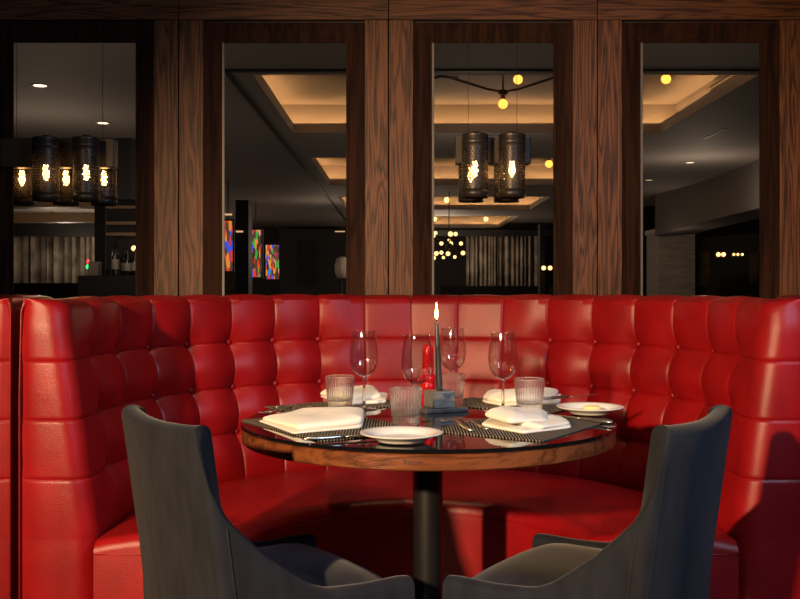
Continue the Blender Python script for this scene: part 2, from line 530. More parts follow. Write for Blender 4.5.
# ------------------------------------------------------------------ chairs
def make_chair(mirror):
    """local frame: y forward, x to the right; the shell's rear middle at the origin"""
    sx = -1 if mirror else 1
    W0, W1, DP = .224, .232, .47
    # plan path: front left -> rear left corner -> rear right corner -> front right
    path = []   # (x, y, nx, ny inward, f along the side 0..1 or 0, corner flag)
    rc = .020
    for i in range(26):
        f = 1 - i / 25
        y = rc + (DP - rc) * f ** 1.3
        path.append((-(W0 + (W1 - W0) * y / DP), y, 1, 0))
    for i in range(1, 7):
        a = i / 6 * PI / 2
        path.append((-W0 + rc - rc * math.cos(a), rc - rc * math.sin(a), math.cos(a), math.sin(a)))
    m = 22
    for i in range(1, m):
        t = i / m
        x = -W0 + rc + (2 * W0 - 2 * rc) * t
        path.append((x, -.022 * math.sin(PI * t), 0, 1))
    full = path + [(-p[0], p[1], -p[2], p[3]) for p in reversed(path[:32])]
    swoop = [(0, .826), (.004, .780), (.011, .716), (.03, .668), (.055, .637), (.082, .609), (.124, .571), (.19, .5286), (.235, .5026), (.279, .487), (.361, .482), (.455, .484), (.48, .480)]
    def ztop(x, y):
        y = max(0, y)
        for (a, za), (b, zb) in zip(swoop, swoop[1:]):
            if y <= b: 
                t = (y - a) / (b - a); return za + (zb - za) * t
        return swoop[-1][1]
    def rake(z): return .14 * (.8265 - z) if z > .47 else .05 + .03 * (.47 - z)
    TK = .046
    rings = []
    for (x, y, nx, ny) in full:
        zt = ztop(x, y)
        zt -= .010 * math.sin(PI * min(1, max(0, (x + W0) / (2 * W0)))) if y < .005 else 0
        pr = []
        fwd = sm(1 - y / .30); Ws = W0 + (W1 - W0) * max(0, y) / DP
        def pt(ofs, z):
            k = ofs / TK
            xi = max(-(Ws - TK), min(Ws - TK, x)); yi = max(y, TK - .022 * math.cos(PI * x / (2 * W0)) if abs(x) < W0 - TK else TK)
            return Vector((x + (xi - x) * k, y + (yi - y) * k + rake(z) * fwd, z))
        zb = .17
        n = 14
        for i in range(n): pr.append(pt(.004 if i == 0 else 0, zb + (zt - .018 - zb) * i / (n - 1)))
        for i in range(1, 8):
            a = i / 8 * PI
            pr.append(pt(TK / 2 - TK / 2 * math.cos(a), zt - .018 + .018 * math.sin(a)))
        for i in range(n): pr.append(pt(TK, zt - .018 - (zt - .018 - zb) * i / (n - 1)))
        rings.append(pr)
    bm = loft(rings)
    root_parts = []
    shell = bm
    # seat cushion
    sb = bmesh.new()
    secs = []
    for i in range(15):
        t = i / 14
        y = .100 + (.455 - .100) * t
        hw = W0 - TK - .002 + (W1 - W0) * y / DP
        e = 0 if i < 12 else .028 * (1 - math.cos((i - 11) / 3 * PI / 2))
        pts = []
        for j in range(13):
            q = -1 + 2 * j / 12
            zz = .476 + .018 * (1 - q ** 4) * math.sin(PI * (.12 + .8 * t)) - e * .8
            pts.append(Vector((hw * q, y + .012 * (1 - q * q) * t, zz)))
        pts += [Vector((hw, y, .38)), Vector((-hw, y, .38))]
        secs.append(pts)
    loft(secs, sb)
    fb = B(-W1 + TK, W1 - TK, .425, .46, .17, .395, bev=.008)
    # welts where the back panel meets the sides
    welts = []
    for sg in (-1, 1):
        pts = []
        for i in range(16):
            z = .17 + (.635 - .17) * i / 15
            pts.append((sg * (W0 + .0008), .034 + rake(z) * sm(1 - .034 / .3), z))
        welts.append(tube(pts, .0018, 6))
    return shell, sb, fb, welts

def place_chair(loc, ang, label):
    root = thing('dining_chair', label, 'chair', loc, ang, None)
    shell, sb, fb, welts = make_chair(False)
    obj('shell', shell, M['velvet'], root, angle=60)
    obj('seat', sb, M['velvet'], root, angle=50)
    obj('front_panel', fb, M['velvet'], root)
    for w in welts: obj('piping', w, M['velvet'], root)
    for (x, y) in ((-.17, .06), (.17, .06), (-.18, .40), (.18, .40)):
        obj('leg', lathe([(0, 0), (.011, 0), (.017, .185), (0, .185)], 12, c=(x, y, 0)), M['leg'], root, angle=40)
    return root
ang = math.radians(33.4)
place_chair((-.490, 1.984, 0), ang - PI / 2, 'dark velvet dining chair at the left of the round table, its back lit warm brown')
place_chair((.607, 1.984, 0), PI / 2 - ang, 'dark velvet dining chair at the right of the round table, its back lit cool blue')

# ------------------------------------------------------------------ table
TX, TY, TR = .069, 2.47, .457
tb = thing('round_table', 'round table with black glass top, oak rim and black pedestal in the booth', 'table', (TX, TY, 0))
obj('glass_top', lathe([(0, .741), (TR - .003, .741), (TR, .7435), (TR, .7475), (TR - .003, .75), (0, .75)], 128), M['blackglass'], tb, angle=30)
obj('rim', lathe([(0, .706), (TR - .006, .706), (TR - .003, .709), (TR - .003, .738), (TR - .006, .7405), (0, .7405)], 128), M['rim'], tb, angle=40)
obj('pedestal', lathe([(0, .03), (.036, .03), (.036, .69), (.09, .695), (.09, .705), (0, .705)], 40), M['blackmetal'], tb, angle=40)
obj('base', lathe([(0, 0), (.21, 0), (.21, .012), (.20, .018), (.05, .035), (0, .035)], 48), M['blackmetal'], tb, angle=40)
def mark(text, size, a0, z):
    cu = bpy.data.curves.new('brand_mark', 'FONT'); cu.body = text; cu.size = size; cu.extrude = .0004
    o = bpy.data.objects.new('brand_mark_source', cu); COL.objects.link(o)
    bpy.context.view_layer.update()
    me = bpy.data.meshes.new_from_object(o.evaluated_get(bpy.context.evaluated_depsgraph_get()))
    bpy.data.objects.remove(o)
    for v in me.vertices:
        x, y, d = v.co
        a = a0 + x / TR
        r = TR - .0028 + d
        v.co = (r * math.cos(a), r * math.sin(a), z + y)
    me.materials.append(plain('burnt_mark', (.035, .01, .006), .6))
    b = bpy.data.objects.new('brand_mark', me); COL.objects.link(b); b.parent = tb
mark('Russet', .0150, -PI / 2 - .138, .7195)

# ------------------------------------------------------------------ table things
ZT = .7502
def wine_glass(pos, label):
    root = thing('wine_glass', label, 'wine glass', (pos[0], pos[1], ZT), 0, None)
    out = [(0, .088), (.010, .089), (.020, .094), (.029, .103), (.0355, .117), (.0385, .133), (.0388, .146), (.037, .165), (.0343, .187), (.0319, .207), (.0315, .2098)]
    inn = [(max(0, r - .0015) if r > 0 else 0, z + (.0016 if i < 4 else 0)) for i, (r, z) in enumerate(out)]
    bowl = lathe(out + [(.0312, .2101), (.0308, .2101)] + list(reversed(inn)), 40)
    obj('bowl', bowl, M['stemware'], root)
    stem = lathe([(0, .0046), (.0075, .0046), (.0048, .011), (.0036, .025), (.0033, .055), (.0038, .074), (.0058, .083), (.0085, .0875), (0, .0876)], 20)
    obj('stem', stem, M['glass'], root)
    foot = lathe([(0, 0), (.0345, 0), (.0352, .0008), (.034, .0016), (.018, .0032), (.0075, .0044), (0, .0044)], 40)
    obj('foot', foot, M['stemware'], root)
    return root
wine_glass(T(364, 409.5), 'stemmed wine glass at the back left, between the two left tumblers')
wine_glass(T(417, 420.5), 'stemmed wine glass left of the candle, nearest of the four')
wine_glass(T(452.5, 401), 'stemmed wine glass just right of the candle, farthest of the four')
wine_glass(T(503, 413), 'stemmed wine glass on the right, beside the right tumbler')

def tumbler_mesh():
    nr = 30
    def rm(a, r, z):
        return 1 + (.030 * math.cos(nr * a) * sm((z - .012) / .02) if r > .030 and z < .080 else 0)
    out = [(0, 0), (.030, 0), (.0322, .0015), (.0328, .006), (.0335, .02), (.0345, .035), (.0362, .055), (.038, .072), (.0388, .0795), (.0391, .086), (.0392, .0876)]
    inn = [(.0376, .0886), (.0373, .0874), (.0371, .0855), (.0368, .080), (.0348, .06), (.033, .042), (.0315, .028), (.029, .0235), (.02, .0215), (0, .021)]
    return lathe(out + [(.0389, .0886), (.0383, .0889)] + inn, nr * 5, rmod=rm)
tm = None
def tumbler(pos, label):
    o = obj('tumbler', tumbler_mesh(), M['ribbed'])
    return tag(o, label, 'tumbler', None, (pos[0], pos[1], ZT))
tumbler(T(340, 409), 'ribbed glass tumbler at the back left, leftmost on the table')
tumbler(T(406, 425), 'ribbed glass tumbler in the middle, behind the white bread plate')
tumbler(T(451, 406), 'ribbed glass tumbler directly behind the candle block')
tumbler(T(529.5, 412.5), 'ribbed glass tumbler on the right, behind the front right napkin')

# candle on its block
cp = T(439.5, 411)
hold = thing('candle_holder', 'square grey block holding the candle on a slate tile', 'candle holder', (cp.x, cp.y, ZT), math.radians(24))
obj('block', B(-.031, .031, -.031, .031, .011, .054, bev=.002), M['pewter'], hold, smooth=False)
tl = obj('tile', B(-.063, .063, -.045, .045, 0, .0105, bev=.002), M['slate'], hold, smooth=False)
cnd = thing('candle', 'tall lit charcoal taper candle standing in the grey block', 'candle', (cp.x, cp.y, ZT + .0545))
lean = Vector((-.008, 0, .180))
obj('taper', tube([lean * t for t in (0, .02, .25, .5, .75, .96, 1.0)], [.0088, .0088, .0080, .0070, .0060, .0050, .0030], 20), M['candle'], cnd)
obj('wick', tube([lean * 1.0, lean * 1.0 + Vector((0, 0, .009))], .0009, 6), M['wick'], cnd)
fz = lean + Vector((0, 0, .007))
obj('flame', lathe([(0, 0), (.0028, .004), (.0042, .010), (.0044, .015), (.0034, .024), (.0018, .035), (0, .046)], 16, c=fz), M['flame'], cnd)

mp = T(428, 408)
mill = thing('pepper_mill', 'ribbed red lacquer pepper mill behind the candle', 'pepper mill', (mp.x, mp.y, ZT))
prof = [(0, 0), (.021, 0), (.022, .004)]
for i in range(4):
    z0 = .006 + i * .021
    prof += [(.0165, z0), (.0205, z0 + .004), (.0215, z0 + .0105), (.0205, z0 + .017)]
prof += [(.014, .091), (.0125, .098), (0, .098)]
obj('body', lathe(prof, 32), M['mill'], mill)
obj('head', lathe([(0, .0985), (.014, .0985), (.016, .104), (.015, .14), (.0155, .158), (.0125, .169), (0, .172)], 32), M['mill'], mill)

# napkins: folded linen
def slab(bm, poly, z0, th, dome=.004, seed=0):
    rnd = random.Random(seed)
    c = sum(poly, Vector((0, 0))) / len(poly)
    pts = []
    n = len(poly)
    for i in range(n):                       # rounded corners, then even spacing
        a, b, d = poly[i - 1], poly[i], poly[(i + 1) % n]
        r1 = min(.35, .012 / (b - a).length); r2 = min(.35, .012 / (d - b).length)
        p0, p1 = b + (a - b) * r1, b + (d - b) * r2
        for t in (0, .33, .67, 1): pts.append(p0 * (1 - t) ** 2 + b * 2 * t * (1 - t) + p1 * t * t)
        nx = d + (b - d) * min(.35, .012 / (d - b).length)
        for t in (.25, .5, .75): pts.append(p1 + (nx - p1) * t)
    rings = []
    def ring(inset, z, wob=0):
        r = []
        for k, p in enumerate(pts):
            q = p + (c - p).normalized() * inset if inset < .5 else p + (c - p) * (inset - .5)
            r.append((q.x, q.y, z + wob * math.sin(k * .9 + seed)))
        return r
    R = []
    for i in range(7):
        a = -PI / 2 + PI * i / 6 * .93
        R.append(ring(th * .62 * (1 - math.cos(a)), z0 + th * (.5 + .5 * math.sin(a)), .0002))
    for q, dz in ((.62, .3), (.72, .55), (.85, .8), (1.0, .95), (1.2, 1.0), (1.4, 1.0)):
        R.append(ring(q, z0 + th + dome * dz, .0007))
    loft(R, bm)
    return bm
def napkin(pix, label, layers, taper=None):
    pts = [T(u, v) for u, v in pix]
    c = sum(pts, Vector()) / len(pts)
    loc = [Vector((p.x - c.x, p.y - c.y)) for p in pts]
    bm = bmesh.new(); z = 0
    for k, (sc, th, dx, dy, rot, dome) in enumerate(layers):
        m = Matrix.Rotation(rot, 2)
        slab(bm, [m @ Vector((q.x * sc[0], q.y * sc[1])) + Vector((dx, dy)) for q in loc], z, th, dome, k * 3 + len(label))
        z += th * .93
    if taper:                                 # thinner towards one end, soft waves in the cloth
        xs = [v.co.x for v in bm.verts]; x0, x1 = min(xs), max(xs)
        for v in bm.verts:
            t = (v.co.x - x0) / (x1 - x0)
            v.co.z *= taper[0] + (taper[1] - taper[0]) * t + .06 * math.sin(9 * t + 25 * v.co.y)
    o = obj('napkin', bm, M['napkin'], angle=60)
    return tag(o, label, 'napkin', None, (c.x, c.y, ZT + .0034))
napkin([(258, 423), (294, 436), (362, 430), (365, 418), (300, 415)], 'folded white napkin at the front left, nearest the left chair', [((1, 1), .006, 0, 0, 0, .001), ((.97, .90), .017, .004, .006, .02, .008)], (.45, 1.1))
napkin([(320, 399), (348, 407), (386, 405), (388, 397), (333, 394)], 'folded white napkin at the back left, behind the left tumbler', [((1, 1), .010, 0, 0, 0, .002), ((.86, .9), .016, -.012, .004, .12, .012)], (.7, 1.05))
napkin([(481, 428), (524, 436), (572, 430), (566, 421), (494, 418)], 'folded white napkin at the front right, nearest the right chair', [((1, 1), .007, 0, 0, 0, .001), ((.72, .80), .011, .022, -.004, .10, .004), ((.70, .84), .010, -.022, .010, -.10, .011)], (1.15, .7))
napkin([(482, 404), (502, 408), (560, 406), (562, 398), (486, 397)], 'folded white napkin at the back right, behind the right wine glass', [((1, 1), .010, 0, 0, 0, .002), ((.93, .94), .016, -.004, .003, -.03, .008)], (.75, 1.05))

# placemats
def placemat(center, ang, label, L=.40, D=.30):
    bm = B(-L / 2, L / 2, -D / 2, D / 2, 0, .003, bev=.001)
    o = obj('placemat', bm, M['mat'] if ang < 0 and L > .38 or (ang > 0 and L < .38) else M['mat_b'], smooth=False)
    o.rotation_euler = (0, 0, ang)
    return tag(o, label, 'placemat', None, (center[0], center[1], ZT))
e = Vector((math.sin(ang), -math.cos(ang))); nrm = Vector((math.cos(ang), math.sin(ang)))
A = Vector((T(241, 421).x, T(241, 421).y))
c1 = A + e * .20 + nrm * .14
placemat(c1, ang - PI / 2, 'dark woven placemat under the front left napkin', D=.28)
placemat((2 * .066 - c1.x, c1.y), PI / 2 - ang, 'dark woven placemat under the front right napkin', D=.28)
placemat((-.165, 2.745), math.radians(38), 'dark woven placemat under the back left napkin', .36, .20)
placemat((.295, 2.755), math.radians(-36), 'dark woven placemat under the back right napkin', .36, .20)

# plates
def plate(pos, label, r=.086):
    k = r / .086
    pr = [(0, 0.002), (.044, .002), (.046, 0), (.050, 0), (.052, .003), (.060, .0075), (.078, .0135), (.0855, .0165), (.086, .018), (.0845, .0188), (.075, .0165), (.060, .0115), (.054, .0075), (.048, .0062), (0, .006)]
    o = obj('bread_plate', lathe([(a * k, b) for a, b in pr], 64), M['china'], angle=60)
    return tag(o, label, 'plate', None, (pos[0], pos[1], pos[2]))
p1 = T(401.5, 442.5); p2 = T(590, 414.5)
plate((p1.x, p1.y + .005, ZT + .0032), 'white bread plate at the front edge of the table, in front of the middle tumbler', .088)
plate((p2.x, p2.y, ZT + .0032), 'white bread plate with butter on the right of the table', .086)
bm = bmesh.new(); ball(bm, (0, 0, .008), .021, 24, 12, (1.15, .8, .40))
o = tag(obj('butter_pat', bm, M['butter']), 'oval pat of butter on the right bread plate', 'butter', None, (p2.x + .004, p2.y - .005, ZT + .0032 + .0056))

# cutlery
def strip(bm, pts, ws, th):
    """a flat bar following pts (x, y, z) with half widths ws and half thickness th, rounded section"""
    rings = []
    for i, p in enumerate(pts):
        p = Vector(p)
        t = (Vector(pts[min(i + 1, len(pts) - 1)]) - Vector(pts[max(i - 1, 0)])).normalized()
        sd = Vector((-t.y, t.x, 0)).normalized(); up = sd.cross(t) * -1
        w = ws[i]; h = th[i] if isinstance(th, (list, tuple)) else th
        rings.append([p + sd * w * math.cos(a) + up * h * math.sin(a) for a in [2 * PI * k / 10 for k in range(10)]])
    return loft(rings, bm)
def fork(p0, p1, z, label, group=None):
    """p0 tines end, p1 handle end"""
    p0, p1 = Vector(p0[:2]), Vector(p1[:2]); d = p1 - p0; L = .195
    root = thing('fork', label, 'fork', (p0.x, p0.y, z), math.atan2(d.y, d.x), group)
    obj('handle', strip(bmesh.new(), [(.072, 0, .010), (.09, 0, .012), (.12, 0, .009), (.16, 0, .004), (.185, 0, .0032), (L, 0, .003)], [.0032, .0027, .0035, .006, .0085, .005], .0016), M['steel'], root)
    hb = bmesh.new()
    strip(hb, [(.035, 0, .0038), (.045, 0, .0048), (.055, 0, .006), (.066, 0, .009), (.076, 0, .0105)], [.0115, .0118, .011, .006, .003], .0012)
    for k in range(4):
        y = -.0095 + k * .0063
        strip(hb, [(0, y, .0075), (.012, y, .004), (.025, y, .003), (.038, y, .004)], [.0008, .0016, .0019, .0022], .0009)
    obj('head', hb, M['steel'], root)
    return root
def knife(p0, p1, z, label, group=None, L=.205):
    p0, p1 = Vector(p0[:2]), Vector(p1[:2]); d = p1 - p0
    root = thing('knife', label, 'knife', (p0.x, p0.y, z), math.atan2(d.y, d.x), group)
    obj('handle', strip(bmesh.new(), [(L * .54, 0, .005), (L * .6, 0, .005), (L * .8, 0, .005), (L * .96, 0, .005), (L, 0, .005)], [.005, .0065, .0075, .008, .004], [.003, .0038, .004, .004, .002]), M['steel'], root)
    obj('blade', strip(bmesh.new(), [(0, .004, .004), (.02, .002, .004), (.06, 0, .004), (L * .5, 0, .0045), (L * .55, 0, .005)], [.001, .006, .009, .009, .005], .0011), M['steel'], root)
    return root
ZM = ZT + .0034
fork(T(262, 416.5), T(310, 404), ZM, 'fork at the far left, its tines over the placemat edge beside the napkin')
fork(T(281, 417.5), T(322, 405), ZM, 'fork beside the front left napkin, nearer the left tumbler')
knife(T(392, 437), T(326, 441.5), ZM, 'knife lying in front of the front left napkin')
fork(T(441, 422), T(503, 444.5), ZM, 'fork in the middle of the table, tines pointing at the candle block')
fork(T(452, 421), T(520, 441.5), ZM, 'fork on the right placemat, second from the white plate')
knife(T(548, 417), T(612, 426), ZM, 'knife along the right edge of the front right placemat')
kn = knife(T(598, 404), T(545, 409), ZT + .0232, 'butter knife resting across the right bread plate')
kn.rotation_euler = (0, 0, kn.rotation_euler.z)

# ------------------------------------------------------------------ the panelled wall, its four mirrors built as openings
WY = 3.80
def wx(u): return (u - 400) * WY / 1000
def wz(v): return H + (286 - v) * WY / 1000
OPEN = [(12, 135), (222, 346), (432, 554), (641, 761)]
ZO0, ZO1 = .98, wz(42)
WT = .07            # wall thickness
pw, pn = [], 0
edges = []
for n, (a, b) in enumerate(OPEN, 1):
    xa, xb = wx(a), wx(b); cw = wx(419) - wx(400)
    # mitred casing that slopes towards the opening
    bm = bmesh.new()
    def fr(x0, x1, z0, z1, y): return [(x0, y, z0), (x1, y, z0), (x1, y, z1), (x0, y, z1)]
    rings = [fr(xa - cw, xb + cw, ZO0 - cw, ZO1 + cw + .003, WY + WT), fr(xa - cw, xb + cw, ZO0 - cw, ZO1 + cw + .003, WY + .004),
             fr(xa - .012, xb + .012, ZO0 - .012, ZO1 + .012, WY + .012), fr(xa - .010, xb + .010, ZO0 - .01, ZO1 + .010, WY + .008), fr(xa, xb, ZO0, ZO1, WY + .008), fr(xa, xb, ZO0, ZO1, WY + .018)]
    V = [[bm.verts.new(p) for p in r] for r in rings]
    for A_, C_ in list(zip(V, V[1:])) + [(V[-1], V[0])]:
        for i in range(4):
            j = (i + 1) % 4
            bm.faces.new((A_[i], A_[j], C_[j], C_[i]))
    struct(obj('window_%d' % n, bm, M['casev'], smooth=False))
    if n > 1:
        struct(obj('trim_%d' % (20 + n), B(xa, xa + .008, WY + .004, WY + .014, ZO0, ZO1 - .002), M['beadm'], smooth=False))
    edges.append((xa - cw, xb + cw))
# planks between the casings
joints = [178.5, 388.5, 597.5]
stiles = [(-60, 12 - 19), (135 + 19, 178.5), (178.5, 222 - 19), (346 + 19, 388.5), (388.5, 432 - 19), (554 + 19, 597.5), (597.5, 641 - 19), (761 + 19, 825)]
ti = 1
for a, b in stiles:
    g = .0022
    struct(obj('trim_%d' % ti, B(wx(a) + g * (a in joints), wx(b) - g * (b in joints), WY, WY + WT, .0, wz(20), bev=.0012), M['oakv'], smooth=False)); ti += 1
for a, b in ((-60, 178.5), (178.5, 388.5), (388.5, 597.5), (597.5, 825)):
    struct(obj('trim_%d' % ti, B(wx(a) + .0015, wx(b) - .0015, WY, WY + WT, wz(20) + .002, wz(-8), bev=.0012), M['oakh'], smooth=False)); ti += 1
    struct(obj('trim_%d' % ti, B(wx(a), wx(b), WY - .006, WY + WT, wz(-9) + .003, 2.72), M['oakh'], smooth=False)); ti += 1
# backing and the closed wall around
bm = bmesh.new()
for a, b in ((-2.2, wx(12) - .075), (wx(135) + .07, wx(222) - .07), (wx(346) + .07, wx(432) - .07), (wx(554) + .07, wx(641) - .07), (wx(761) + .07, 2.2)):
    box(bm, a, b, WY + .03, WY + WT, 0, 2.72)
for (a, b) in OPEN:
    box(bm, wx(a) - .07, wx(b) + .07, WY + .03, WY + WT, 0, ZO0 - .075)
    box(bm, wx(a) - .07, wx(b) + .07, WY + .03, WY + WT, ZO1 + .08, 2.72)
box(bm, -9.6, -2.2, WY, WY + WT, 0, 2.72); box(bm, 2.2, 6.5, WY, WY + WT, 0, 2.72)
struct(obj('wall_back', bm, M['darkwall'], smooth=False))

# ------------------------------------------------------------------ the mirrored dining room, built as a real room beyond the openings
XL, XR, YF = -9.6, 6.5, 25.5
struct(obj('floor', B(XL, XR, -1.5, YF + .2, -.05, 0), M['floor'], smooth=False))
CZ = 2.5
coff = [(6.73, 9.28), (11.09, 14.06), (15.9, 18.6), (20.3, 24.4)]
CX0, CX1 = -.99, 2.41
bm = bmesh.new()
LIP = .09
box(bm, XL, CX0, WY + WT, YF, CZ, CZ + LIP); box(bm, CX1, XR, WY + WT, YF, CZ, CZ + LIP)
prev = WY + WT
for a, b in coff + [(YF, YF)]:
    if a > prev: box(bm, CX0, CX1, prev, a, CZ, CZ + LIP)
    prev = b
TOP = 2.80
for a, b in coff:
    x0, x1, y0, y1 = CX0 - .2, CX1 + .2, a - .2, b + .2
    box(bm, x0, x1, y0, y1, TOP, TOP + .03)
    box(bm, x0 - .03, x0, y0, y1, CZ + LIP, TOP + .03); box(bm, x1, x1 + .03, y0, y1, CZ + LIP, TOP + .03)
    box(bm, x0 - .03, x1 + .03, y0 - .03, y0, CZ + LIP, TOP + .03); box(bm, x0 - .03, x1 + .03, y1, y1 + .03, CZ + LIP, TOP + .03)
struct(obj('ceiling', bm, M['ceiling'], smooth=False))
# moulding around the coffered bay
bm = bmesh.new()
box(bm, -1.14, 6.4, 6.55, 6.60, CZ - .012, CZ); box(bm, -1.16, -1.13, 6.55, YF, CZ - .012, CZ)
struct(obj('trim_40', bm, M['darkwall'], smooth=False))
for k, (a, b) in enumerate(coff):
    bm = bmesh.new(); z = CZ + LIP + .0025
    for x in (CX0 - .12, CX1 + .12): box(bm, x - .008, x + .008, a - .12, b + .12, z - .002, z + .002)
    for y in (a - .12, b + .12): box(bm, CX0 - .12, CX1 + .12, y - .008, y + .008, z - .002, z + .002)
    struct(obj('trim_%d' % (50 + k), bm, M['cove'], smooth=False))
struct(obj('wall_far', B(XL, XR, YF, YF + .2, 0, 2.9), M['darkwall'], smooth=False))
struct(obj('wall_left', B(XL - .2, XL, WY, YF, 0, 2.9), M['darkwall'], smooth=False))
struct(obj('wall_right', B(XR, XR + .2, WY, YF, 0, 2.9), M['darkwall'], smooth=False))

# perforated lamps in the openings; the rear row stands in for their reflections
def perforated(R, z0, z1, n=26):
    """hexagonal mesh of strips wrapped on a cylinder, the middle of each cell open"""
    bm = bmesh.new()
    a = 2 * PI * R / n; rh = a * .866; rowsn = int((z1 - z0) / rh)
    vd = {}
    def vt(s, z):
        s = s % (n * a)
        key = (round(s / a * 12) % (n * 12), round(z * 20000))
        if key not in vd:
            t = s / R
            vd[key] = bm.verts.new((R * math.cos(t), R * math.sin(t), z))
        return vd[key]
    for j in range(rowsn):
        for i in range(n):
            cx, cz = (i + .5 * (j % 2)) * a, z0 + (j + .5) * rh
            outer = [vt(cx + a / math.sqrt(3) * math.sin(PI / 3 * k), cz + a / math.sqrt(3) * math.cos(PI / 3 * k)) for k in range(6)]
            inner = [bm.verts.new((R * math.cos(s / R), R * math.sin(s / R), z)) for s, z in
                     [(cx + a * .28 * math.sin(PI / 3 * k), cz + a * .28 * math.cos(PI / 3 * k)) for k in range(6)]]
            for k in range(6):
                try: bm.faces.new((outer[k], outer[(k + 1) % 6], inner[(k + 1) % 6], inner[k]))
                except ValueError: pass
    return bm
LR = .049
SH = .235
lampmesh = {}
def hang_fixture(xf, xb, ytop, y, label, plate):
    xs = xf
    root = thing('perforated_lamp_pendant', label, 'lamp', ((xs[0] + xs[-1]) / 2, y, ytop), 0, None)
    cx = root.location.x
    zt = 0
    obj('mount_box', B(plate[0] - cx, plate[1] - cx, -.035, .035, -.100, 0.010, bev=.003), M['bronze'], root, smooth=False)
    for wxx in (plate[0] - cx + .05, plate[1] - cx - .05):
        obj('suspension_wire', tube([(wxx, 0, .010), (wxx, 0, ZO1 - ytop)], .0010, 6), M['bronze'], root)
    for yy in (-.095, .095):
        for x in (xf if yy < 0 else xb):
            c = (x - cx, yy, 0)
            bm = perforated(LR, -SH + .030, -.050); 
            lathe([(LR, -SH), (LR + .0008, -SH), (LR + .0008, -SH + .0315), (LR, -SH + .0315)], 34, bm, closed=True)
            for v in bm.verts: v.co += Vector(c)
            sh = obj('lamp_shade', bm, M['bronze'], root)
            bm = lathe([(0, .012), (.012, .012), (.014, .004), (LR * .9, .003), (LR + .0005, .0), (LR + .0005, -.012), (LR - .001, -.014), (LR - .001, -.018), (LR + .0005, -.020), (LR + .0005, -.034), (LR - .001, -.036), (LR + .0005, -.040), (LR + .0005, -.054), (LR - .003, -.054), (LR - .003, -.01), (0, -.008)], 34, c=c)
            obj('cap', bm, M['bronze'], sh, angle=40)
            bm = lathe([(0, -.158), (.007, -.155), (.0115, -.145), (.0125, -.130), (.010, -.112), (.006, -.098), (0, -.095)], 16, c=c)
            obj('bulb', bm, M['filament'], sh)
            obj('arm', tube([(c[0], yy * .3, -.045), (c[0], yy * .62, -.045)], .012, 10), M['bronze'], root)
    return root
hang_fixture([-1.324, -1.174], [-1.4855, -1.3126, -1.163], 1.632, 3.835, 'cluster of bronze perforated cylinder lamps and their reflections in the far left opening', (-1.52, -1.090))
hang_fixture([.2800, .4190], [.2790, .4180], 1.645, 3.835, 'pair of bronze perforated cylinder lamps and their reflections in the opening right of the candle', (.212, .498))

# globe bulbs on cords and arms
def globe(u, v, d, label, r=.036, top=TOP, m='globe'):
    p = P(u, v, d)
    root = thing('globe_pendant', label, 'pendant lamp', p, 0, None)
    bm = bmesh.new(); ball(bm, (0, 0, 0), r, 18, 12); obj('bulb', bm, M[m], root)
    obj('socket', lathe([(0, r - .004), (r * .42, r - .004), (r * .42, r + .03), (r * .3, r + .042), (0, r + .042)], 14), M['socket'], root, angle=40)
    obj('cord', tube([(0, 0, r + .04), (0, 0, top - p.z)], .004, 6), M['black'], root)
    return root
globe(666, 79, 7.4, 'round amber bulb hanging under the lit coffer in the far right opening', top=TOP)
globe(518, 79.5, 7.7, 'round amber bulb above the branched lamp in the third opening', top=TOP)
globe(549, 164, 12.0, 'round amber bulb at the right edge of the third opening', .045)
globe(447, 200, 17.0, 'small round bulb left below the perforated pair of lamps', .05, m='globepale')
globe(511, 200, 17.0, 'small round bulb right below the perforated pair of lamps', .05, m='globepale')
globe(486, 219, 22.0, 'small distant round bulb before the last coffer, above the curtain', .05, m='globepale')
globe(434.5, 219, 22.0, 'small distant round bulb at the left edge of the third opening', .05, m='globepale')
globe(53, 216.5, 19.0, 'small round bulb below the perforated lamps of the far left opening', .048, top=CZ, m='globepale')

# branched lamp
c = P(503, 92, 7.7)
br_l = thing('branched_ceiling_lamp', 'branched ceiling lamp with long thin dark arms and one hanging bulb', 'lamp', c)
obj('hub', lathe([(0, -.02), (.03, -.02), (.04, -.008), (.04, .012), (0, .014)], 20), M['blackmetal'], br_l, angle=40)
obj('stem', tube([(0, 0, .012), (0, 0, TOP - c.z)], .007, 8), M['blackmetal'], br_l)
for dx, dy, dz in ((-.62, -.12, .15), (.62, -.1, .17)):
    obj('arm', tube([(0, 0, 0), (dx * .2, dy * .2, dz * .12), (dx, dy, dz)], .010, 8), M['blackmetal'], br_l)
obj('socket', lathe([(0, -.055), (.016, -.055), (.018, -.02), (0, -.018)], 14), M['socket'], br_l, angle=40)
bm = bmesh.new(); ball(bm, (0, 0, -.092), .037, 18, 12); obj('bulb', bm, M['globe'], br_l)
c2 = P(440, 76.5, 7.2)
obj('branch', tube([c2 - c + Vector((-.12, 0, -.03)), c2 - c, c2 - c + Vector((.13, .1, .012))], .010, 8), M['blackmetal'], br_l)

